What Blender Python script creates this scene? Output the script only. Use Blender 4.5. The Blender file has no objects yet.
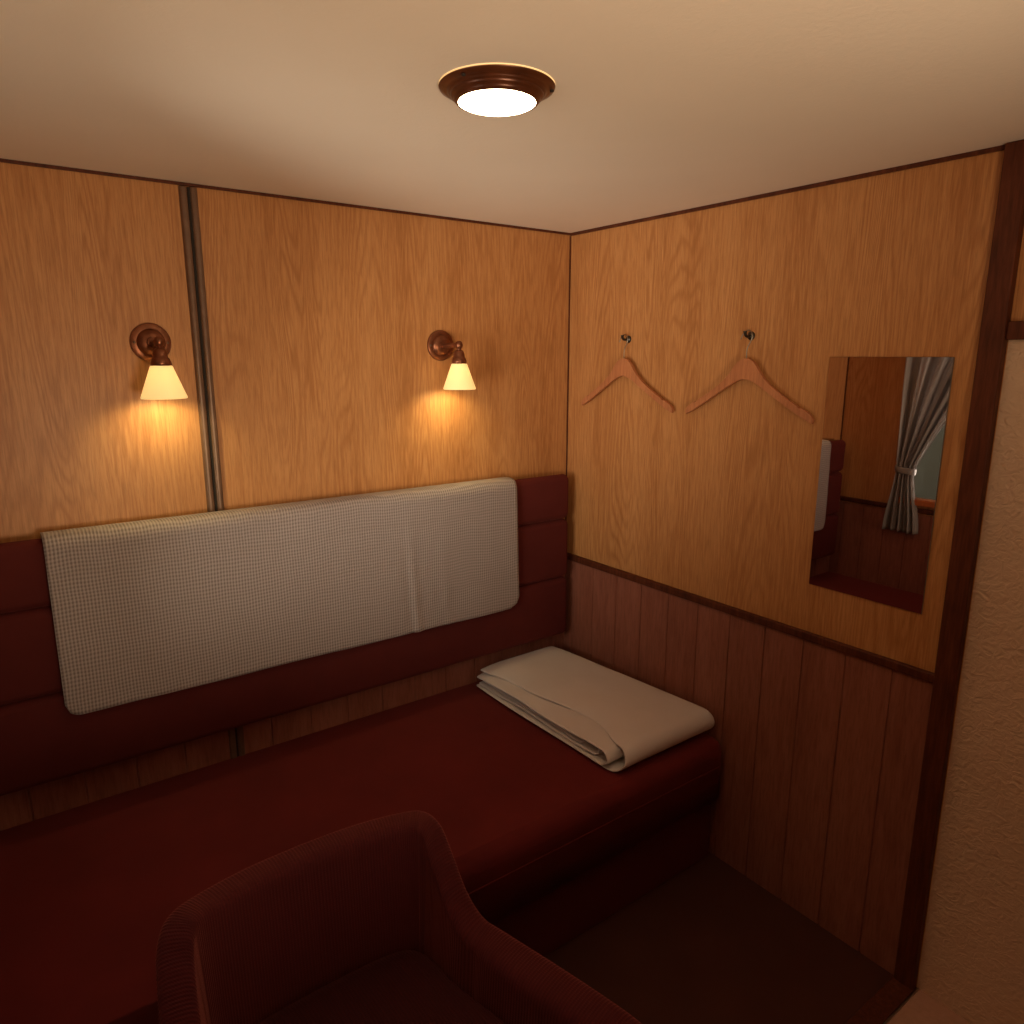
import bpy, bmesh, math, random
from mathutils import Vector, Matrix, noise
random.seed(4)
S = bpy.context.scene
COL = S.collection
H = 2.15          # ceiling height
L = 2.05          # length of the bed wall
D = 2.75          # depth of the room

# ------------------------------------------------------------------ helpers
def obj(name, bm, mat, parent=None, smooth=False, bevel=0, seg=3, loc=None):
    me = bpy.data.meshes.new(name)
    bmesh.ops.recalc_face_normals(bm, faces=bm.faces[:])
    bm.to_mesh(me); bm.free()
    if smooth:
        for p in me.polygons: p.use_smooth = True
    me.materials.append(mat)
    o = bpy.data.objects.new(name, me); COL.objects.link(o)
    if bevel:
        b = o.modifiers.new('bevel', 'BEVEL'); b.width = bevel; b.segments = seg; b.limit_method = 'ANGLE'
        for p in me.polygons: p.use_smooth = True
        w = o.modifiers.new('wn', 'WEIGHTED_NORMAL'); w.keep_sharp = False
    if parent is not None:
        o.parent = parent
    if loc: o.location = loc
    return o
def empty(name, loc, label=None, cat=None, group=None):
    o = bpy.data.objects.new(name, None); COL.objects.link(o); o.location = loc
    o.empty_display_size = .05
    return tag(o, label, cat, group)
def tag(o, label, cat, group=None):
    if label: o['label'] = label
    if cat: o['category'] = cat
    if group: o['group'] = group
    return o
def struct(o):
    o['kind'] = 'structure'; return o
def box(bm, x0, x1, y0, y1, z0, z1):
    v = [bm.verts.new(c) for c in [(x0,y0,z0),(x1,y0,z0),(x1,y1,z0),(x0,y1,z0),(x0,y0,z1),(x1,y0,z1),(x1,y1,z1),(x0,y1,z1)]]
    for f in [(0,3,2,1),(4,5,6,7),(0,1,5,4),(1,2,6,5),(2,3,7,6),(3,0,4,7)]:
        bm.faces.new([v[i] for i in f])
    return bm
def bx(*a): return box(bmesh.new(), *a)
def lathe(prof, M=Matrix(), n=48, bm=None, cap=True):
    bm = bm or bmesh.new(); rings = []
    for r, h in prof:
        if r < 1e-6: rings.append([bm.verts.new(M @ Vector((0,0,h)))])
        else: rings.append([bm.verts.new(M @ Vector((r*math.cos(2*math.pi*i/n), r*math.sin(2*math.pi*i/n), h))) for i in range(n)])
    for a, b in zip(rings, rings[1:]):
        for i in range(n):
            j = (i+1) % n
            q = [a[i % len(a)], a[j % len(a)], b[j % len(b)], b[i % len(b)]]
            u = []
            for x in q:
                if x not in u: u.append(x)
            if len(u) > 2: bm.faces.new(u)
    return bm
def tube(pts, r, n=12, bm=None):
    bm = bm or bmesh.new(); pts = [Vector(p) for p in pts]; rings = []
    up = Vector((0.13, 0.31, 1)).normalized(); prev = None
    for i, p in enumerate(pts):
        t = (pts[min(i+1, len(pts)-1)] - pts[max(i-1, 0)]).normalized()
        if prev is None: a = t.cross(up).normalized()
        else: a = (prev - t*prev.dot(t)).normalized()
        prev = a; b = t.cross(a)
        rr = r[i] if isinstance(r, (list, tuple)) else r
        rings.append([bm.verts.new(p + a*rr*math.cos(2*math.pi*k/n) + b*rr*math.sin(2*math.pi*k/n)) for k in range(n)])
    for a, b in zip(rings, rings[1:]):
        for k in range(n): bm.faces.new([a[k], a[(k+1) % n], b[(k+1) % n], b[k]])
    bm.faces.new(rings[0][::-1]); bm.faces.new(rings[-1])
    return bm
def sm(a, b, x):
    t = max(0, min(1, (x-a)/(b-a))); return t*t*(3-2*t)
def spline(pts, k):
    """Catmull-Rom through pts, k samples per span."""
    out = []; n = len(pts); P = [Vector(p) for p in pts]
    for i in range(n-1):
        a, b, c, d = P[max(i-1,0)], P[i], P[i+1], P[min(i+2,n-1)]
        for j in range(k):
            t = j/k
            out.append(.5*((2*b)+(c-a)*t+(2*a-5*b+4*c-d)*t*t+(3*b-a-3*c+d)*t**3))
    out.append(P[-1]); return out
def rounded(x0, x1, y0, y1, z0, z1, r, seg=5, bow=0):
    """soft upholstered block: bevelled box, one mesh"""
    bm = bx(x0, x1, y0, y1, z0, z1)
    bmesh.ops.bevel(bm, geom=bm.edges[:]+bm.verts[:], offset=r, segments=seg, profile=.5, affect='EDGES')
    return bm

# ------------------------------------------------------------------ materials
class NT:
    def __init__(s, name):
        s.m = bpy.data.materials.new(name); s.m.use_nodes = True
        s.t = s.m.node_tree; s.n = s.t.nodes; s.b = s.n['Principled BSDF']; s.out = s.n['Material Output']
    def new(s, k, **kw):
        x = s.n.new(k)
        for a, v in kw.items(): setattr(x, a, v)
        return x
    def l(s, a, b): s.t.links.new(a, b)
    def coord(s, scale=(1,1,1), kind='Object', rot=(0,0,0)):
        c = s.new('ShaderNodeTexCoord'); m = s.new('ShaderNodeMapping')
        m.inputs['Scale'].default_value = scale; m.inputs['Rotation'].default_value = rot
        s.l(c.outputs[kind], m.inputs[0]); return m.outputs[0]
    def noise(s, vec, scale, detail=4, rough=.5, dist=0):
        x = s.new('ShaderNodeTexNoise'); x.inputs['Scale'].default_value = scale; x.inputs['Detail'].default_value = detail
        x.inputs['Roughness'].default_value = rough; x.inputs['Distortion'].default_value = dist
        s.l(vec, x.inputs['Vector']); return x.outputs[0]
    def math(s, op, a, b=0.0, c=0.0):
        x = s.new('ShaderNodeMath', operation=op)
        for i, v in enumerate((a, b, c)):
            if isinstance(v, (int, float)): x.inputs[i].default_value = v
            else: s.l(v, x.inputs[i])
        return x.outputs[0]
    def ramp(s, f, stops):
        x = s.new('ShaderNodeValToRGB'); e = x.color_ramp.elements
        while len(e) < len(stops): e.new(.5)
        for k, (p, c) in zip(e, stops): k.position = p; k.color = (*c, 1)
        s.l(f, x.inputs[0]); return x.outputs[0]
    def mix(s, f, a, b, mode='MIX'):
        x = s.new('ShaderNodeMix', data_type='RGBA', blend_type=mode)
        for i, v in ((0, f), (6, a), (7, b)):
            if isinstance(v, (int, float)): x.inputs[i].default_value = v
            elif isinstance(v, tuple): x.inputs[i].default_value = (*v, 1)
            else: s.l(v, x.inputs[i])
        return x.outputs[2]
    def bump(s, h, strength=.3, dist=.002):
        x = s.new('ShaderNodeBump'); x.inputs['Strength'].default_value = strength; x.inputs['Distance'].default_value = dist
        s.l(h, x.inputs['Height']); s.l(x.outputs[0], s.b.inputs['Normal'])
    def col(s, c):
        if isinstance(c, tuple): s.b.inputs['Base Color'].default_value = (*c, 1)
        else: s.l(c, s.b.inputs['Base Color'])
    def set(s, **kw):
        for k, v in kw.items(): s.b.inputs[k.replace('_', ' ')].default_value = v
        return s.m

def wood(name, light, mid, dark, rough=.45, fine=1.0, cathedral=.5, bump=.1, spec=.35):
    """veneer with the grain running along z"""
    n = NT(name)
    v1 = n.coord((5.5, 5.5, .55)); big = n.noise(v1, 1.0, 2, .45, .35)
    rings = n.math('MULTIPLY_ADD', n.math('SINE', n.math('ADD', n.math('MULTIPLY', big, 230), n.math('MULTIPLY', n.noise(n.coord((60, 60, 14)), 1.0, 3), 3.0))), .5, .5)
    rings = n.math('POWER', rings, 2.2)
    mask = n.ramp(n.noise(n.coord((6.1, 6.1, .8)), 1.3, 2), [(.36, (.15,.15,.15)), (.58, (1,1,1))])
    rings = n.math('MULTIPLY', rings, mask)
    streak = n.noise(n.coord((135*fine, 135*fine, 8.5)), 1.0, 6, .6, .3)
    pores = n.noise(n.coord((330*fine, 330*fine, 16)), 1.0, 3, .6)
    broad = n.noise(n.coord((9, 9, .5)), 1.0, 3, .5, .2)
    f = n.math('ADD', n.math('MULTIPLY', streak, .62), n.math('MULTIPLY', broad, .38))
    c = n.ramp(f, [(.36, dark), (.50, mid), (.64, light)])
    c = n.mix(n.math('MULTIPLY', rings, cathedral), c, dark)
    pm = n.ramp(pores, [(.40, (1,1,1)), (.50, (0,0,0))])
    c = n.mix(n.math('MULTIPLY', pm, .22), c, tuple(x*.45 for x in dark))
    n.col(c); n.bump(n.math('SUBTRACT', streak, n.math('MULTIPLY', pm, .5)), bump, .0006)
    return n.set(Roughness=rough, Specular_IOR_Level=spec)

OAK = wood('oak_veneer', (.60,.300,.118), (.53,.248,.090), (.41,.170,.056), rough=.42, cathedral=.75)
PINK = wood('cherry_boards', (.34,.130,.088), (.295,.108,.071), (.235,.08,.051), rough=.5, fine=.5, cathedral=.15, bump=.05)
MAH = wood('mahogany_trim', (.145,.040,.017), (.10,.026,.011), (.06,.015,.007), rough=.5, fine=.6, cathedral=.2, spec=.25)
HANG = wood('hanger_wood', (.56,.235,.105), (.50,.20,.088), (.42,.155,.065), rough=.4, fine=.5, cathedral=.1, bump=.03)
SILL = wood('sill_wood', (.62,.20,.06), (.5,.15,.045), (.36,.10,.03), rough=.3, fine=.5, cathedral=.2)

def plain(name, c, rough=.5, metal=0.0, var=.08, spec=.4, sc=12):
    n = NT(name); f = n.noise(n.coord(), sc, 4)
    n.col(n.ramp(f, [(.3, tuple(x*(1-var) for x in c)), (.7, tuple(min(1,x*(1+var)) for x in c))]))
    return n.set(Roughness=rough, Metallic=metal, Specular_IOR_Level=spec)
BRONZE = plain('brown_bronze', (.23,.085,.042), .33, .75, .25, sc=40)
STRIPM = plain('dark_metal_strip', (.17,.098,.064), .32, .2, .12, sc=30)
HOOKM = plain('dark_hook_metal', (.09,.08,.07), .3, .9)
WIRE = plain('steel_wire', (.30,.27,.22), .28, 1.0)
LIPM = plain('threshold_metal', (.45,.42,.38), .3, 1.0)
BLACK = plain('dark_backing', (.02,.015,.012), .8)
BRASS = plain('brass_ring', (.80,.50,.20), .25, 1.0)
LAMPW = plain('lamp_rim_brown', (.10,.030,.012), .3, .3, .3, sc=25)

def ceilmat():
    n = NT('ceiling_paint'); v = n.coord()
    n.col(n.ramp(n.noise(v, 3, 3), [(.3, (.80,.715,.625)), (.7, (.83,.745,.655))]))
    n.bump(n.noise(v, 70, 5, .6, .6), .35, .0018)
    return n.set(Roughness=.65, Specular_IOR_Level=.3)
CEIL = ceilmat()
def beige():
    n = NT('embossed_beige_vinyl'); v = n.coord((1,1,1.25))
    h = n.noise(v, 42, 4, .5, 1.3)
    n.col(n.ramp(n.noise(v, 4, 2), [(.3, (.68,.49,.345)), (.7, (.72,.525,.375))]))
    n.bump(h, .75, .009)
    return n.set(Roughness=.5, Specular_IOR_Level=.35)
BEIGE = beige()
def carpet(name, a, b, sc=500):
    n = NT(name); v = n.coord()
    f = n.noise(v, sc, 3, .7); g = n.noise(v, 6, 3)
    c = n.ramp(n.math('ADD', n.math('MULTIPLY', f, .7), n.math('MULTIPLY', g, .3)), [(.35, a), (.65, b)])
    n.col(c); n.bump(f, .5, .003)
    return n.set(Roughness=.95, Specular_IOR_Level=.1)
CARPET = carpet('brown_carpet', (.066,.023,.016), (.095,.034,.023))
VFLOOR = carpet('pale_vinyl_floor', (.46,.27,.20), (.52,.31,.235), 60)
VFLOOR.node_tree.nodes['Principled BSDF'].inputs['Roughness'].default_value = .6

def velour(name, a, b, rib=False, sheen=.35):
    n = NT(name); v = n.coord()
    f = n.noise(v, 5, 4, .6); g = n.noise(v, 900, 2)
    n.col(n.ramp(f, [(.3, a), (.7, b)]))
    if rib:
        uv = n.coord((1,1,1), 'UV')
        s = n.new('ShaderNodeSeparateXYZ'); n.l(uv, s.inputs[0])
        w = n.math('SINE', n.math('MULTIPLY', s.outputs[0], 1000))
        q = n.math('SINE', n.math('MULTIPLY', s.outputs[1], 1400))
        h = n.math('ADD', n.math('MULTIPLY', w, .6), n.math('MULTIPLY', q, .15))
        n.bump(h, .6, .0012)
        hh = n.math('MULTIPLY_ADD', w, .5, .5)
        n.col(n.mix(n.math('MULTIPLY', hh, .45), n.ramp(f, [(.3, a), (.7, b)]), tuple(x*.5 for x in a)))
    else:
        n.bump(g, .35, .0008)
    n.b.inputs['Sheen Weight'].default_value = sheen; n.b.inputs['Sheen Tint'].default_value = (.9,.25,.2,1)
    n.b.inputs['Sheen Roughness'].default_value = .45
    return n.set(Roughness=.85, Specular_IOR_Level=.15)
RED = velour('red_bed_velour', (.112,.0140,.0135), (.145,.0175,.0165), sheen=.2)
RED2 = velour('red_backrest_velour', (.088,.0145,.0125), (.105,.018,.0155), sheen=.15)
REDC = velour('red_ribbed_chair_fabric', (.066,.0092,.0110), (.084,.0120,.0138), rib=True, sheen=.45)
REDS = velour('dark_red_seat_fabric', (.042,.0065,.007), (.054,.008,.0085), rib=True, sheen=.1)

def weave():
    n = NT('cream_waffle_weave'); v = n.coord()
    d = n.noise(v, 5, 2)
    s = n.new('ShaderNodeSeparateXYZ'); n.l(v, s.inputs[0])
    X = n.math('ADD', s.outputs[0], n.math('MULTIPLY', d, .012)); Z = n.math('ADD', s.outputs[2], n.math('MULTIPLY', d, .03))
    wx = n.math('SINE', n.math('MULTIPLY', X, 2*math.pi/.0084)); wz = n.math('SINE', n.math('MULTIPLY', Z, 2*math.pi/.0104))
    h = n.math('MULTIPLY_ADD', n.math('ADD', n.math('MULTIPLY', wx, .6), n.math('MULTIPLY', wz, .4)), .5, .5)
    band = n.ramp(n.math('FRACT', n.math('MULTIPLY', Z, 7.7)), [(0, (1,1,1)), (.03, (0,0,0)), (.97, (0,0,0)), (1, (1,1,1))])
    c = n.ramp(h, [(.1, (.22,.18,.175)), (.5, (.365,.315,.30)), (.9, (.45,.395,.38))])
    c = n.mix(n.math('MULTIPLY', band, .22), c, (.30,.25,.21))
    n.col(c); n.bump(h, .7, .0025)
    n.b.inputs['Sheen Weight'].default_value = .2
    return n.set(Roughness=.9, Specular_IOR_Level=.15)
WEAVE = weave()
def linen(name, a, b, sc=700):
    n = NT(name); v = n.coord()
    n.col(n.ramp(n.noise(v, 8, 3), [(.3, a), (.7, b)]))
    n.bump(n.noise(v, sc, 2), .2, .0006)
    n.b.inputs['Sheen Weight'].default_value = .2
    return n.set(Roughness=.85, Specular_IOR_Level=.2)
LINEN = linen('grey_cream_linen', (.66,.605,.60), (.70,.645,.64))
def curtainmat():
    n = NT('grey_satin_curtain'); v = n.coord()
    n.col(n.ramp(n.noise(v, 6, 2), [(.3, (.33,.31,.295)), (.7, (.38,.36,.34))]))
    tr = n.new('ShaderNodeBsdfTranslucent'); tr.inputs[0].default_value = (.45,.43,.42,1)
    mx = n.new('ShaderNodeMixShader'); mx.inputs[0].default_value = .25
    n.l(n.b.outputs[0], mx.inputs[1]); n.l(tr.outputs[0], mx.inputs[2]); n.l(mx.outputs[0], n.out.inputs[0])
    return n.set(Roughness=.38, Specular_IOR_Level=.5)
CURT = curtainmat()
def mirror():
    n = NT('mirror_silvering'); n.col((.76,.69,.73)); return n.set(Metallic=1.0, Roughness=.012)
MIRR = mirror()
def glass():
    n = NT('window_glass')
    t = n.new('ShaderNodeBsdfTransparent'); t.inputs[0].default_value = (.92,.94,.91,1)
    g = n.new('ShaderNodeBsdfGlossy'); g.inputs['Roughness'].default_value = .02
    fr = n.new('ShaderNodeFresnel'); mx = n.new('ShaderNodeMixShader')
    n.l(fr.outputs[0], mx.inputs[0]); n.l(t.outputs[0], mx.inputs[1]); n.l(g.outputs[0], mx.inputs[2]); n.l(mx.outputs[0], n.out.inputs[0])
    return n.m
GLASS = glass()
def glow(name, c, e):
    n = NT(name); n.col((.8,.75,.6))
    n.b.inputs['Emission Color'].default_value = (*c, 1); n.b.inputs['Emission Strength'].default_value = e
    return n.set(Roughness=.3)
LAMP_E = glow('lit_lamp_glass', (1.0,.76,.46), 21)
BULB = glow('lit_bulb', (1.0,.62,.30), 7.0)
RING_E = glow('lit_glass_ring', (1.0,.55,.18), .9)
def shadeglass():
    n = NT('opal_shade_glass'); n.col((.85,.75,.45))
    tr = n.new('ShaderNodeBsdfTranslucent'); tr.inputs[0].default_value = (.95,.84,.60,1)
    mx = n.new('ShaderNodeMixShader'); mx.inputs[0].default_value = .3
    n.b.inputs['Emission Color'].default_value = (1.0,.76,.34,1); n.b.inputs['Emission Strength'].default_value = .55
    n.l(n.b.outputs[0], mx.inputs[1]); n.l(tr.outputs[0], mx.inputs[2]); n.l(mx.outputs[0], n.out.inputs[0])
    return n.set(Roughness=.35)
SHADE = shadeglass()

# ------------------------------------------------------------------ the room
RZ0, RZ1 = .887, .912      # chair rail
T = .03
# oak panels above, grooved boards below
def boards(name, parent, axis, a, b, pos, out, edges, z0=0.0, z1=RZ0):
    """vertical boards with V grooves: one mesh. axis 'x' or 'y' is the running direction."""
    bm = bmesh.new(); es = sorted([a]+[e for e in edges if a < e < b]+[b]); g = .0016
    for e0, e1 in zip(es, es[1:]):
        p = [(e0+g, 0), (e0+g+.0015, .004), (e1-g-.0015, .004), (e1-g, 0)]
        lo, hi = [], []
        for s, d in p:
            c = (s, pos+out*(.002+d)) if axis == 'x' else (pos+out*(.002+d), s)
            lo.append(bm.verts.new((*c, z0))); hi.append(bm.verts.new((*c, z1)))
        for i in range(3): bm.faces.new([lo[i], lo[i+1], hi[i+1], hi[i]])
    # dark tongue behind the grooves
    c = [(a, pos+out*.0018), (b, pos+out*.0018)] if axis == 'x' else [(pos+out*.0018, a), (pos+out*.0018, b)]
    bm.faces.new([bm.verts.new((*c[0], z0)), bm.verts.new((*c[1], z0)), bm.verts.new((*c[1], z1)), bm.verts.new((*c[0], z1))])
    return obj(name, bm, PINK, parent)

wb = struct(obj('wall_back', bx(-L-T, T, 0, T, -.02, H+.02), OAK))
boards('board_panelling', wb, 'x', -L, 0, 0, -1, [-.063-.1310*k for k in range(16)])
wr = struct(obj('wall_right', bx(0, T, -1.505, 0, -.02, H+.02), OAK))
boards('board_panelling', wr, 'y', -1.452, 0, 0, -1, [-.046-.1300*k for k in range(12)])
# far wall with the window opening
WY0, WY1, WZ0, WZ1 = -1.22, -.40, .965, 1.86
bm = bmesh.new()
box(bm, -L-T, -L, WY1, 0, -.02, H+.02); box(bm, -L-T, -L, -D, WY0, -.02, H+.02)
box(bm, -L-T, -L, WY0, WY1, -.02, WZ0); box(bm, -L-T, -L, WY0, WY1, WZ1, H+.02)
wl = struct(obj('wall_left', bm, OAK))
boards('board_panelling', wl, 'y', -D, 0, -L, 1, [-.06-.118*k for k in range(24)])
struct(obj('wall_front', bx(-L-T, T, -D-T, -D, -.02, H+.02), OAK))
struct(obj('wall_side', bx(0, T, -D, -1.505, -.02, 1.735), BEIGE))
struct(obj('wall_side', bx(0, T, -D, -1.505, 1.775, H+.02), OAK))
struct(obj('ceiling', bx(-L-T, T, -D-T, T, H, H+.05), CEIL))
struct(obj('floor', bx(-L-T, T, -D-T, T, -.05, 0), CARPET))
# pale floor of the entrance with its wooden saddle and metal lip
struct(obj('floor', bx(-.62, 0, -D, -1.512, 0, .004), VFLOOR))
struct(obj('trim_1', bx(-.62, 0, -1.506, -1.448, 0, .006), MAH, bevel=.002))
struct(obj('trim_2', bx(-.62, -.001, -1.5125, -1.5065, 0, .0075), LIPM, bevel=.002))
# door post, standing slightly proud of the panels
struct(obj('trim_3', bx(-.022, T, -1.503, -1.4515, 0, H), MAH, bevel=.004))
# head rail over the beige panel
struct(obj('trim_4', bx(-.014, T, -D, -1.503, 1.735, 1.775), MAH, bevel=.003))
# chair rails
def rail(name, pts):
    bm = bmesh.new(); box(bm, *pts); return struct(obj(name, bm, MAH, bevel=.004))
rail('trim_5', (-.016, 0, -1.452, 0, RZ0, RZ1))
rail('trim_6', (-L, -.016, -.0135, 0, RZ0, RZ1))
rail('trim_7', (-L, -L+.014, -D, -.016, RZ0+.008, RZ1+.008))
# thin ceiling and corner beads
struct(obj('trim_8', bx(-L, 0, -.006, 0, H-.0075, H), MAH))
struct(obj('trim_9', bx(-.006, 0, -1.452, -.006, H-.010, H), MAH))
struct(obj('trim_10', bx(-.0045, 0, -.0045, 0, RZ1, H-.011), MAH))
struct(obj('trim_11', bx(-L, -L+.006, -.006, 0, 0, H-.011), MAH))
# double metal cover strip on the bed wall
def cover(name, x0, x1):
    bm = bmesh.new(); n = 10; lo, hi = [], []
    for i in range(n+1):
        t = i/n; x = x0+(x1-x0)*t; y = -.0120*math.sin(math.pi*t)**.22
        lo.append(bm.verts.new((x, y, 0))); hi.append(bm.verts.new((x, y, H-.011)))
    for i in range(n): bm.faces.new([lo[i], lo[i+1], hi[i+1], hi[i]])
    return struct(obj(name, bm, STRIPM, smooth=True))
cover('trim_12', -1.3765, -1.355); cover('trim_13', -1.3505, -1.329)
struct(obj('trim_14', bx(-1.3555, -1.3500, -.0075, 0, 0, H-.011), BLACK))

# window: frame, pane, sill
bm = bmesh.new(); f = .035
box(bm, -L-.03, -L+.008, WY0-f, WY0+.01, WZ0-.0, WZ1+f); box(bm, -L-.03, -L+.008, WY1-.01, WY1+f, WZ0, WZ1+f)
box(bm, -L-.03, -L+.008, WY0+.01, WY1-.01, WZ1-.01, WZ1+f)
w1 = struct(obj('window_1', bm, MAH, bevel=.003))
obj('pane', bx(-L-.024, -L-.020, WY0, WY1, WZ0, WZ1), GLASS, w1)
obj('sill', bx(-L-.03, -L+.035, WY0-f, WY1+f, WZ0-.028, WZ0+.004), SILL, w1, bevel=.004)

# ------------------------------------------------------------------ berth
bed = empty('bed', (0,0,0), 'long built-in berth with a red velour mattress, folded linen lying at its head end', 'bed')
def mattress():
    x0, x1, y0, y1, z0, z1 = -L+.008, -.018, -.858, -.008, .255, .462
    bm = bx(x0, x1, y0, y1, z0, z1)
    e = [e for e in bm.edges if all(v.co.z > .4 for v in e.verts)]
    ver = [e for e in bm.edges if abs(e.verts[0].co.z-e.verts[1].co.z) > .1 and all(v.co.y < -.5 and v.co.x > -.5 for v in e.verts)]
    fr = [k for k in e if all(v.co.y < -.5 for v in k.verts) or all(v.co.x > -.5 for v in k.verts)]
    bmesh.ops.bevel(bm, geom=fr+ver, offset=.045, segments=8, profile=.5, affect='EDGES')
    return bm
mt = obj('mattress', mattress(), RED, bed, smooth=False)
for p in mt.data.polygons: p.use_smooth = True
w = mt.modifiers.new('wn', 'WEIGHTED_NORMAL')
pts = [(-L+.008, -.8585, .385), (-.066, -.8585, .375)] + [(-.066+.048*math.sin(a), -.810-.0485*math.cos(a), .374) for a in [math.pi/2*i/8 for i in range(1, 9)]] + [(-.0175, -.02, .374)]
obj('piping', tube(pts, .0024, 8), RED, mt, smooth=True)
obj('base', bx(-L+.01, -.022, -.818, -.012, 0, .250), RED2, bed, bevel=.008)

# ------------------------------------------------------------------ backrest along the bed wall
br = empty('backrest', (0,0,0), 'long red padded backrest of three stacked horizontal cushions, hung above the berth', 'backrest')
obj('backing_board', bx(-1.955, -.05, -.030, -.0175, .60, 1.235), BLACK, br)
def roll2(z0, z1, y0, y1):
    bm = bx(-1.980, -.046, y0, y1, z0, z1)
    bmesh.ops.subdivide_edges(bm, edges=[e for e in bm.edges if abs(e.verts[0].co.x-e.verts[1].co.x) > .5], cuts=50)
    bmesh.ops.bevel(bm, geom=[e for e in bm.edges if e.is_manifold and e.calc_face_angle(0) > 1], offset=.024, segments=6, profile=.5, affect='EDGES')
    for v in bm.verts:
        if v.co.y < -.04:
            t = (v.co.z-z0)/(z1-z0); b = math.sin(math.pi*min(1, max(0, t)))
            v.co.y -= .006*b + .003*noise.noise(Vector((v.co.x*6, v.co.z*8, 3.1)))
    return bm
for z0, z1 in ((.588, .8315), (.8320, 1.0705), (1.0710, 1.248)):
    c = obj('cushion', roll2(z0, z1, -.078, -.0305), RED2, br, smooth=True)

# ------------------------------------------------------------------ woven throw over the backrest
def throw():
    bm = bmesh.new(); prof = []
    prof += [(-.012, z) for z in (1.16, 1.19, 1.22, 1.24)]
    prof += [(-.013-.0*a, 1.250) for a in (0,)]
    prof += [(-.016, 1.2535), (-.030, 1.2555), (-.045, 1.2565), (-.060, 1.2565), (-.075, 1.2545), (-.086, 1.249), (-.0920, 1.239)]
    n = 46; z0 = 1.230
    for i in range(n+1): prof.append((-.0945, z0+(.773-z0)*i/n))
    X0, X1 = -1.790, -.322; NX = 150; rings = []
    for i in range(NX+1):
        t = i/NX; x = X0+(X1-X0)*t; ring = []
        for k, (y, z) in enumerate(prof):
            xx = x; yy = y; zz = z
            fr = max(0, (1.24-z)/.46) if y < -.08 else 0
            if fr > 0:
                yy -= .0025*noise.noise(Vector((x*7, z*4, 0)))+.003*fr
                yy -= .0045*math.exp(-((x+.765+.05*(z-1))/.012)**2)*fr*1.4
                yy += .003*math.exp(-((x+.79+.05*(z-1))/.012)**2)*fr
                yy -= .003*math.exp(-((x+.64+.03*(z-1))/.014)**2)*fr
                zz += (-.006*t)*fr + .003*noise.noise(Vector((x*3, 5, 1)))*fr
                # rounded lower corners
                r = .035; dl = x-X0; dr = X1-x; dm = min(dl, dr)
                if dm < r:
                    lim = .773 + r - math.sqrt(max(0, r*r-(r-dm)**2))
                    u = max(0, (1.24-z)/(1.24-.773)); zz = 1.24-(1.24-lim)*u
                xx += (.012*fr*(t) - .002*fr)
            ring.append(bm.verts.new((xx, yy, zz)))
        rings.append(ring)
    for a, b in zip(rings, rings[1:]):
        for j in range(len(prof)-1): bm.faces.new([a[j], a[j+1], b[j+1], b[j]])
    return bm
th = obj('woven_throw', throw(), WEAVE, smooth=True)
s = th.modifiers.new('thick', 'SOLIDIFY'); s.thickness = .005; s.offset = 0
tag(th, 'cream waffle-weave throw draped over the top of the red backrest', 'throw')

# ------------------------------------------------------------------ folded linen on the berth
def folded():
    bm = bmesh.new()
    yf = -.045; zb = .4665
    def ribbon(path, nx=26):
        """path: list of (y, z, xleft, xright, sag)"""
        rows = []
        for (y, z, xl, xr, sag) in path:
            row = []
            for i in range(nx+1):
                t = i/nx; t = t + .10*math.sin(2*math.pi*t)*-.5/math.pi*0
                x = xl+(xr-xl)*t
                e = max(0, 1-(x-xl)/.10); er = max(0, 1-(xr-x)/.035)
                zz = z - sag*e*e - sag*.35*er*er
                if z > .48: zz += .0035*math.sin(y*15+z*130)*e*e
                if z > .50: zz += .0022*noise.noise(Vector((x*9, y*7, 2)))
                row.append(bm.verts.new((x, y, max(zz, zb))))
            rows.append(row)
        for a, b in zip(rows, rows[1:]):
            for i in range(nx): bm.faces.new([a[i], a[i+1], b[i+1], b[i]])
    def path(zlo, zhi, yn, xlb, xlt, sagb, sagt, yfar=yf, farx=-.10, nearx=-.032, far_close=False):
        pts = []; N = 26; r = (zhi-zlo)/2
        for i in range(N+1):
            t = i/N; y = yfar+(yn+r-yfar)*t
            pts.append((y, zlo, xlb(t), farx+(nearx-farx)*t, sagb))
        for k in range(1, 10):
            a = math.pi*k/10
            pts.append((yn+r-r*1.25*math.sin(a), zlo+r-r*math.cos(a), xlb(1)*(1-k/10)+xlt(1)*k/10, nearx+.004*math.sin(a), sagb+(sagt-sagb)*k/10))
        for i in range(N+1):
            t = 1-i/N; y = yfar+(yn+r-yfar)*t
            z = zhi - (.004*sm(.10, 0, t))           # top rolls down a little at the far end
            pts.append((y, z, xlt(t), farx+(nearx-farx)*t, sagt))
        return pts
    # outer sheet: bottom layer, round the near end and back over the top
    def top_left(t):
        return -.462 + .035*sm(.0, .25, t) + .045*sm(.35, .75, t) - .045*sm(.80, 1.0, t)
    ribbon(path(zb+.001, .543, -.800, lambda t: -.472, top_left, 0, .012))
    # inner folds, each stepping out to the left under the one above
    ribbon(path(.477, .528, -.755, lambda t: -.485-.004*math.sin(5*t), lambda t: -.482+.012*t, .002, .014, yfar=yf-.006))
    ribbon(path(.488, .517, -.700, lambda t: -.476+.006*t, lambda t: -.470+.02*t, .003, .010, yfar=yf-.012))
    ribbon(path(.498, .508, -.63, lambda t: -.466, lambda t: -.462+.02*t, .002, .004, yfar=yf-.012))
    return bm
fl = obj('folded_linen', folded(), LINEN, smooth=True)
s = fl.modifiers.new('thick', 'SOLIDIFY'); s.thickness = .0055; s.offset = 0; s.use_rim = True
s = fl.modifiers.new('sub', 'SUBSURF'); s.levels = 1; s.render_levels = 1
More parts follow.
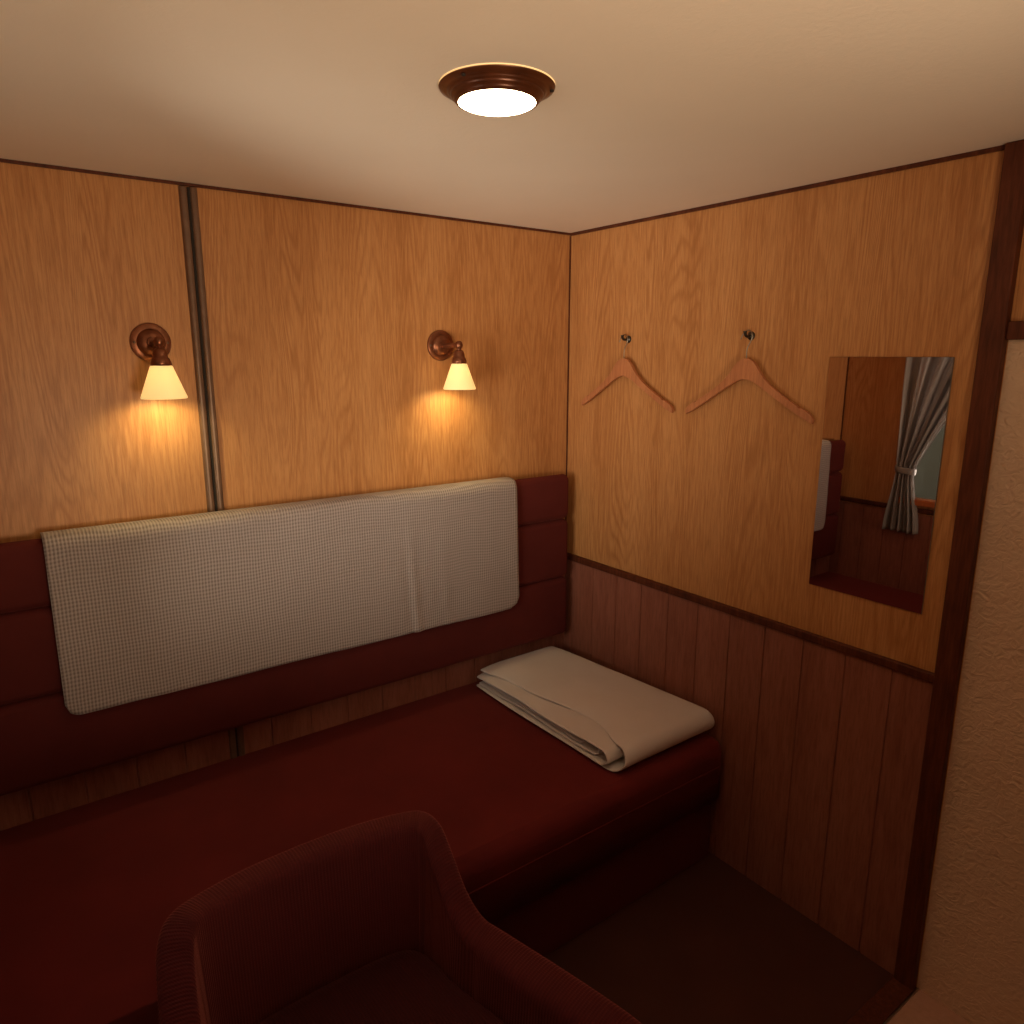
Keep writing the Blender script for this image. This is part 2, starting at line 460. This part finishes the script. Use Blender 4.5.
tag(fl, 'grey-cream bed linen folded into a flat stack at the head end of the red berth', 'bed linen')

# ------------------------------------------------------------------ wall sconces
def lamp_light(name, loc, energy, color, radius):
    ld = bpy.data.lights.new(name, 'POINT'); ld.energy = energy; ld.color = color; ld.shadow_soft_size = radius
    lo = bpy.data.objects.new(name, ld); COL.objects.link(lo); lo.location = loc
    return lo
def sconce(x, k, label, xo=0.0):
    R = empty('wall_sconce', (x, 0, 1.734), label, 'wall lamp', 'wall sconces above the backrest')
    MY = Matrix.Rotation(math.pi/2, 4, 'X')          # local z -> -y
    pl = obj('wall_plate', lathe([(0,0),(.050,0),(.0515,.003),(.050,.008),(.043,.011),(.036,.011),(.034,.016),(.030,.021),(.020,.024),(.014,.025),(.013,.034),(.0,.036)], MY), BRONZE, R, smooth=True)
    for dx in (-.041, .041):
        obj('screw', lathe([(.0035,.010),(.0035,.0125),(0,.0135)], Matrix.Translation((dx,0,0)) @ MY, 12), STRIPM, pl, smooth=True)
    yo = -.108
    arm = [(0,-.024,-.004),(0,-.05,-.002),(xo*.6,-.075,0),(xo,yo,.0)]
    am = obj('arm', tube(spline(arm, 5), .0085, 14), BRONZE, R, smooth=True)
    kn = lathe([(0,.014),(.006,.0135),(.011,.009),(.0135,.0),(.011,-.008),(.0075,-.012),(.007,-.018)], Matrix.Translation((xo,yo,0)), 24)
    obj('knuckle', kn, BRONZE, am, smooth=True)
    cup = lathe([(0,-.014),(.007,-.014),(.0115,-.0165),(.0160,-.0215),(.0180,-.029),(.0185,-.0395),(.0215,-.0415),(.0225,-.045),(.0255*k,-.050),(.0275*k,-.0595),(.026*k,-.0600),(.0,-.0590)], Matrix.Translation((xo,yo,0)), 32)
    obj('shade_holder', cup, BRONZE, R, smooth=True)
    prof = [(.0255*k,-.0595),(.0275*k,-.061),(.0565*k,-.137),(.0578*k,-.1405),(.0570*k,-.1440),(.0545*k,-.1440),(.0535*k,-.139),(.0245*k,-.0635),(.001,-.0625)]
    obj('lamp_shade', lathe(prof, Matrix.Translation((xo,yo,0)), 48), SHADE, R, smooth=False, bevel=0)
    sh = R.children[-1]
    for p in sh.data.polygons: p.use_smooth = True
    e = sh.modifiers.new('es', 'EDGE_SPLIT'); e.split_angle = math.radians(50)
    obj('bulb', lathe([(0,-.064),(.008,-.066),(.010,-.078),(.017,-.092),(.018,-.103),(.012,-.114),(0,-.118)], Matrix.Translation((xo,yo,0)), 20), BULB, R, smooth=True)
    ld = bpy.data.lights.new('sconce_light', 'SPOT'); ld.energy = 3.0; ld.color = (1,.82,.38); ld.shadow_soft_size = .022
    ld.spot_size = math.radians(136); ld.spot_blend = 1.0
    lo = bpy.data.objects.new('sconce_light', ld); COL.objects.link(lo); lo.location = (x+xo, yo, 1.734-.124); lo.rotation_euler = (math.radians(38), 0, 0)
    return R
sconce(-1.482, .97, 'bronze wall sconce with lit cream shade, left of the dark metal strip')
sconce(-.580, .94, 'bronze wall sconce with lit cream shade, between the metal strip and the room corner', .009)

# ------------------------------------------------------------------ ceiling lamp
LX, LY = -1.097, -1.074
cl = empty('ceiling_lamp', (LX, LY, H), 'round ceiling lamp with brown stepped rim and glowing white glass', 'ceiling lamp')
MD = Matrix.Rotation(math.pi, 4, 'X') @ Matrix.Diagonal((.968,.968,.70,1))
obj('glass_ring', lathe([(.090,0),(.1024,.0),(.1024,.0018),(.090,.0022)], MD, 72), RING_E, cl, smooth=False)
rim = obj('rim', lathe([(.088,.002),(.1015,.0025),(.1030,.0045),(.1018,.0075),(.092,.0125),(.088,.0135),(.0870,.0165),(.0845,.020),(.0830,.0205),(.0825,.0245),(.079,.028),(.0775,.0285),(.0765,.033),(.0735,.0375),(.0690,.0385),(.0685,.034)], MD, 96), LAMPW, cl, smooth=True)
e = rim.modifiers.new('es', 'EDGE_SPLIT'); e.split_angle = math.radians(60)
for a in (200, 320, 80):
    ca, sa = math.cos(math.radians(a)), math.sin(math.radians(a))
    obj('screw', lathe([(.0035,0),(.0035,.004),(0,.005)], Matrix.Translation((.094*ca,.094*sa,-.0085)) @ MD, 12), BLACK, rim, smooth=True)
obj('lamp_glass', lathe([(.0705,.035),(.069,.0385),(.064,.042),(.054,.0465),(.040,.0500),(.022,.0520),(0,.0525)], MD, 64), LAMP_E, cl, smooth=True)

# ------------------------------------------------------------------ wall hooks and hangers
def hook(y, z, label):
    R = empty('wall_hook', (0, y, z), label, 'hook', 'wall hooks carrying the hangers')
    MX = Matrix.Rotation(-math.pi/2, 4, 'Y')         # local z -> -x
    obj('rosette', lathe([(0,0),(.0125,0),(.0130,.002),(.0105,.005),(.006,.0065),(.005,.008),(0,.008)], MX, 28), HOOKM, R, smooth=True)
    pr = obj('prong', tube(spline([(-.006,0,0),(-.018,0,-.002),(-.027,0,.001),(-.031,0,.009),(-.031,0,.013)], 5), [.0045]*15+[.005,.0055,.006,.0062,.006,.0045], 12), HOOKM, R, smooth=True)
def hanger(y, z, label, span=.226, tilt=0.0):
    R = empty('coat_hanger', (-.021, y, z), label, 'coat hanger')
    R.rotation_euler = (tilt, 0, 0)
    # outline in the wall plane, half of it: (distance from centre, height)
    up = [(0,0),(.014,-.002),(.026,-.009),(.037,-.021),(.050,-.040),(.067,-.062),(.09,-.083),(.12,-.105),(.155,-.128),(.178,-.142),(.1815,-.148),(.1855,-.1485),(.1885,-.146),(.205,-.156),(.218,-.165),(span,-.181)]
    dn = [(span-.003,-.1860),(.215,-.182),(.19,-.169),(.155,-.148),(.12,-.126),(.085,-.103),(.05,-.081),(.03,-.070),(.012,-.064),(0,-.0625)]
    up = [(a, b*.925-.0690) for a, b in up]; dn = [(a, b*.945-.0700) for a, b in dn]
    half = up+dn
    out = [(a, b) for a, b in half] + [(-a, b) for a, b in half[::-1] if a > 1e-6]
    bm = bmesh.new()
    def dep(a): return .010*(1-(a/span)**2) - .004    # bowed: the middle stands off the wall
    fr = [bm.verts.new((-.0055-dep(a), a, b)) for a, b in out]
    bk = [bm.verts.new((.0055-dep(a), a, b)) for a, b in out]
    # faces as strips between upper and lower outline
    n = len(half)
    def strip(ring):
        N = len(out); U = up; 
        # right half
        for sgn in (1, -1):
            idx = (lambda i: i) if sgn == 1 else (lambda i: (N-i) % N)
            i, j = 0, n-1
            while j-i > 1:
                # advance whichever lags behind in distance
                if out[i+1][0] <= out[j-1][0] or j-1 <= len(up)-1:
                    if i+1 >= j: break
                    bm.faces.new([ring[idx(i)], ring[idx(i+1)], ring[idx(j)]]); i += 1
                else:
                    bm.faces.new([ring[idx(i)], ring[idx(j-1)], ring[idx(j)]]); j -= 1
    # centre split vertex handling: out[0] is the top centre, out[n-1] the bottom centre
    strip(fr); strip(bk)
    N = len(out)
    for i in range(N): bm.faces.new([fr[i], fr[(i+1) % N], bk[(i+1) % N], bk[i]])
    body = obj('hanger_body', bm, HANG, R, bevel=.0022, seg=3)
    # wire hook: rises from the neck, over the prong, ends in a free tip on the corner side
    w = [(-.006,0,-.068),(-.006,.0008,-.050),(-.006,-.001,-.038),(-.006,-.009,-.022),(-.006,-.0145,-.008),(-.006,-.0120,.006),(-.006,-.002,.0125),(-.006,.010,.0095),(-.006,.019,.000),(-.006,.024,-.011),(-.006,.025,-.013)]
    obj('wire_hook', tube(spline(w, 5), .0016, 10), WIRE, R, smooth=True)
    return R
hook(-.322, 1.757, 'small dark metal wall hook holding the hanger nearest the room corner')
hook(-.828, 1.758, 'small dark metal wall hook holding the hanger beside the mirror')
hanger(-.329, 1.760, 'reddish wooden coat hanger hanging nearest the room corner')
hanger(-.836, 1.761, 'reddish wooden coat hanger hanging nearest the mirror')

# ------------------------------------------------------------------ mirror
mr = empty('wall_mirror', (0, -1.241, 1.056), 'frameless upright mirror on the oak wall reflecting a grey curtain', 'mirror')
obj('mirror_glass', bx(-.0052, -.0040, -.156, .156, 0, .641), MIRR, mr)
obj('backing', bx(-.0040, -.0005, -.1565, .1565, -.0005, .6415), plain('mirror_edge', (.16,.13,.10), .4), mr)

# ------------------------------------------------------------------ curtain at the window
cu = empty('curtain', (-L, -.40, 0), 'grey satin curtain gathered in a tieback beside the window, seen in the mirror', 'curtain')
def curtain():
    bm = bmesh.new(); NU, NV = 170, 70; rows = []
    zt, ztie, zbm = 2.02, 1.115, .785
    for j in range(NV+1):
        v = j/NV; z = zt+(zbm-zt)*v
        if z > ztie:
            q = (z-ztie)/(zt-ztie)
            y0 = -.345+.004*sm(0, .5, q); w = .090+.50*(q**1.15)
        else:
            q = (ztie-z)/(ztie-zbm)
            y0 = -.345+.030*sm(0, 1, q); w = .090+.080*sm(0, 1, q)
        amp = .010+.016*min(1, w/.3) if z > ztie else .012+.010*q
        sq = math.exp(-((z-ztie)/.03)**2)
        amp *= (1-.45*sq); row = []
        for i in range(NU+1):
            u = i/NU
            y = y0 - w*(u**(1.0 if z < ztie else 1.05))
            ph = 2*math.pi*(5.5*u+.30*math.sin(6*u+2))
            x = .036 + amp*math.sin(ph)*(.75+.25*math.sin(17*u+1.3)) + .003*math.sin(3*ph+z*4) + .004*noise.noise(Vector((u*9, z*3, 1)))
            if z > ztie: x -= .006*min(1, (z-ztie)*3)*(u)
            row.append(bm.verts.new((max(.010, x), y+.40, z)))
        rows.append(row)
    for a, b in zip(rows, rows[1:]):
        for i in range(NU): bm.faces.new([a[i], a[i+1], b[i+1], b[i]])
    return bm
c = obj('cloth', curtain(), CURT, cu, smooth=True)
s = c.modifiers.new('thick', 'SOLIDIFY'); s.thickness = .0015
# tieback band around the gather
bm = bmesh.new(); rr = []
for z, g in ((1.098, 0), (1.104, .002), (1.126, .002), (1.132, 0)):
    ring = []
    for i in range(28):
        a = 2*math.pi*i/28; c_, s_ = math.cos(a), math.sin(a)
        ring.append(bm.verts.new((.036+(.030+g)*math.copysign(abs(c_)**.7, c_) - .004, .40-.389+(.050+g)*math.copysign(abs(s_)**.7, s_), z+.006*s_)))
    rr.append(ring)
for a, b in zip(rr, rr[1:]):
    for i in range(28): bm.faces.new([a[i], a[(i+1) % 28], b[(i+1) % 28], b[i]])
tb = obj('tieback', bm, CURT, cu, smooth=True)
s = tb.modifiers.new('thick', 'SOLIDIFY'); s.thickness = .002
rod = empty('curtain_rod', (-L, -.80, 2.04), 'thin dark rod carrying the grey curtain above the window', 'curtain rod')
obj('rod', tube([(.036, -.50, 0), (.036, .54, 0)], .009, 14), BRONZE, rod, smooth=True)
for dy in (-.47, .51):
    obj('bracket', tube([(0, dy, 0), (.036, dy, 0)], .007, 10), BRONZE, rod, smooth=True)

# ------------------------------------------------------------------ tub armchair
ch = empty('armchair', (-1.495, -1.30, 0), 'dark red ribbed tub armchair standing in front of the berth', 'armchair')
CX, CY = -1.495, -1.30
def chair_shell():
    # outer top edge (right half from the middle of the back), x from the centre line, y, height, wall thickness
    K = [(0,-.975,.803,.062),(.10,-.980,.803,.062),(.19,-1.000,.805,.062),(.240,-1.026,.806,.060),(.264,-1.058,.785,.058),(.274,-1.092,.728,.058),(.282,-1.128,.668,.062),(.294,-1.170,.632,.072),(.316,-1.22,.622,.084),(.355,-1.35,.618,.092),(.390,-1.48,.612,.094),(.405,-1.56,.600,.094),(.405,-1.62,.590,.09)]
    P = [Vector(k) for k in K]
    half = spline(P, 8)
    pts = [Vector((-p[0], p[1], p[2], p[3])) for p in half[::-1]][:-1] + half
    bm = bmesh.new(); uvl = bm.loops.layers.uv.new('UVMap'); rings = []; uvs = []
    s = 0
    for i, p in enumerate(pts):
        a, b = pts[max(0, i-1)], pts[min(len(pts)-1, i+1)]
        t = Vector((b[0]-a[0], b[1]-a[1])).normalized(); nrm = Vector((-t.y, t.x))   # outward (left of travel)
        c = Vector((0, -1.30)); 
        if (Vector((p[0], p[1]))-c).dot(nrm) < 0: nrm = -nrm
        if i: s += (Vector(pts[i][:3])-Vector(pts[i-1][:3])).length
        th, zt = p[3], p[2]; zb = .19; r = th/2
        prof = []
        for k in range(7):                       # outer face
            q = k/6; z = zb+(zt-r*.9-zb)*q; prof.append((-.055*(1-q)**1.4, z))
        for k in range(1, 12):                   # rounded top
            a_ = math.pi*k/12; ca, sa = math.cos(a_), math.sin(a_); prof.append((-r+r*math.copysign(abs(ca)**.62, ca), zt-r*.9+r*.9*sa**.62))
        for k in range(7):                       # inner face
            q = k/6; z = (zt-r*.9)+(zb+.05-(zt-r*.9))*q; prof.append((-th-.02*math.sin(math.pi*q*.5), z))
        ring = []; u = []; d = 0; last = None
        for o, z in prof:
            if last: d += math.hypot(o-last[0], z-last[1])
            last = (o, z)
            ring.append(bm.verts.new((CX+p[0]+nrm.x*o-CX, p[1]+nrm.y*o-CY, z))); u.append((s, d))
        rings.append(ring); uvs.append(u)
    M = len(rings[0])
    for i in range(len(rings)-1):
        for j in range(M):
            k = (j+1) % M
            f = bm.faces.new([rings[i][j], rings[i+1][j], rings[i+1][k], rings[i][k]])
            for lp, uv in zip(f.loops, (uvs[i][j], uvs[i+1][j], uvs[i+1][k], uvs[i][k])): lp[uvl].uv = uv
    bm.faces.new(rings[0]); bm.faces.new(rings[-1][::-1])
    return bm
obj('tub_back', chair_shell(), REDC, ch, smooth=True)
def seat():
    bm = bmesh.new(); out = []
    prof = [(0,-1.045),(.10,-1.048),(.17,-1.060),(.203,-1.10),(.215,-1.20),(.25,-1.35),(.275,-1.50),(.28,-1.60),(.26,-1.645),(.15,-1.66),(0,-1.665)]
    h = spline([Vector((*p, 0)) for p in prof], 5)
    loop = [(p.x, p.y) for p in h] + [(-p.x, p.y) for p in h[::-1]][1:-1]
    cx, cy = 0, -1.36; rings = []
    for k, (f, z) in enumerate([(.94,.32),(.985,.325),(1,.34),(1,.495),(.985,.525),(.955,.543),(.87,.555),(.6,.562),(.3,.565)]):
        rings.append([bm.verts.new(((x-cx)*f+cx, (y-cy)*f+cy-CY, z)) for x, y in loop])
    uvl = bm.loops.layers.uv.new('UVMap')
    n_ = len(loop)
    for a, b in zip(rings, rings[1:]):
        for i in range(n_): bm.faces.new([a[i], a[(i+1) % n_], b[(i+1) % n_], b[i]])
    bm.faces.new(rings[0][::-1]); bm.faces.new(rings[-1])
    for f in bm.faces:
        for lp in f.loops: lp[uvl].uv = (lp.vert.co.x, lp.vert.co.y)
    return bm
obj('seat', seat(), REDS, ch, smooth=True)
obj('seat_frame', rounded(-.21, .21, -.31, .22, .19, .33, .03), REDC, ch, smooth=True)
for sx in (-1, 1):
    for y in (-.26, .17):
        obj('leg', lathe([(0,0),(.012,0),(.014,.01),(.022,.20),(0,.20)], Matrix.Translation((sx*.185, y, 0)), 20), MAH, ch, smooth=True)

# ------------------------------------------------------------------ light
# evening outside: dim teal water and banks, plus an added glow below the horizon that brightens corner and ceiling
W = bpy.data.worlds.new('dusk'); S.world = W; W.use_nodes = True
nt = W.node_tree; bg = nt.nodes['Background']; N = nt.nodes.new; K = nt.links.new
tc = N('ShaderNodeTexCoord')
nz = N('ShaderNodeTexNoise'); nz.inputs['Scale'].default_value = 5; K(tc.outputs['Generated'], nz.inputs['Vector'])
rp = N('ShaderNodeValToRGB'); K(nz.outputs[0], rp.inputs[0])
for e, (p, c) in zip(rp.color_ramp.elements, ((.4, (.055,.046,.036,1)), (.62, (.078,.068,.040,1)))): e.position = p; e.color = c
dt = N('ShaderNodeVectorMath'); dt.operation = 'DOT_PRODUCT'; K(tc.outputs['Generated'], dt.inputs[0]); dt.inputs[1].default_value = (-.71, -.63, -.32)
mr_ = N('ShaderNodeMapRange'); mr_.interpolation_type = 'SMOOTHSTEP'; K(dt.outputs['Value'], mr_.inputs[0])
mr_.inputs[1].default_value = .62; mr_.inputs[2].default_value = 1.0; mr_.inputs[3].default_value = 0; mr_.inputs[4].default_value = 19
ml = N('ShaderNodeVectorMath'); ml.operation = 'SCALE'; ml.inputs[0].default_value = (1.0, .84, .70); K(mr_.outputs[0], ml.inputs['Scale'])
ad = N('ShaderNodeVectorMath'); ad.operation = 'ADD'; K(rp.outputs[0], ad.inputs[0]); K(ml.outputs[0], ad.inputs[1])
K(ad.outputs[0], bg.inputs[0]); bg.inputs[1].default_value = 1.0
pd = bpy.data.lights.new('window_portal', 'AREA'); pd.shape = 'RECTANGLE'; pd.size = .85; pd.size_y = .95; pd.cycles.is_portal = True
po = bpy.data.objects.new('window_portal', pd); COL.objects.link(po); po.location = (-L-.05, (WY0+WY1)/2, (WZ0+WZ1)/2)
po.rotation_euler = (0, math.radians(-90), 0)

# added fill spot behind the viewpoint, no fixture: lifts ceiling and upper walls
ld = bpy.data.lights.new('fill_uplight', 'SPOT'); ld.energy = 88; ld.color = (1,.74,.47); ld.shadow_soft_size = .30
ld.spot_size = math.radians(126); ld.spot_blend = 1.0
lo = bpy.data.objects.new('fill_uplight', ld); COL.objects.link(lo); lo.location = (-1.40, -2.6, 1.12)
lo.rotation_euler = (math.radians(90+41), 0, 0)          # aims into the cabin and up at the ceiling

# ------------------------------------------------------------------ camera
f, yaw, pitch, rollr = 721.2868, .635062, -.213098, .000656
fw = Vector((math.sin(yaw)*math.cos(pitch), math.cos(yaw)*math.cos(pitch), math.sin(pitch)))
r = Vector((math.cos(yaw), -math.sin(yaw), 0)); u = r.cross(fw)
r2 = r*math.cos(rollr)+u*math.sin(rollr); u2 = -r*math.sin(rollr)+u*math.cos(rollr)
cd = bpy.data.cameras.new('camera'); cam = bpy.data.objects.new('camera', cd); COL.objects.link(cam)
cd.sensor_width = 36; cd.lens = f/1024*36; cd.clip_start = .01
M = Matrix((r2, u2, -fw)).transposed().to_4x4(); M.translation = Vector((-1.88114, -2.18207, 1.69932))
cam.matrix_world = M
S.camera = cam
S.view_settings.view_transform = 'Standard'; S.view_settings.look = 'None'; S.view_settings.gamma = 1
S.view_settings.exposure = 0.0
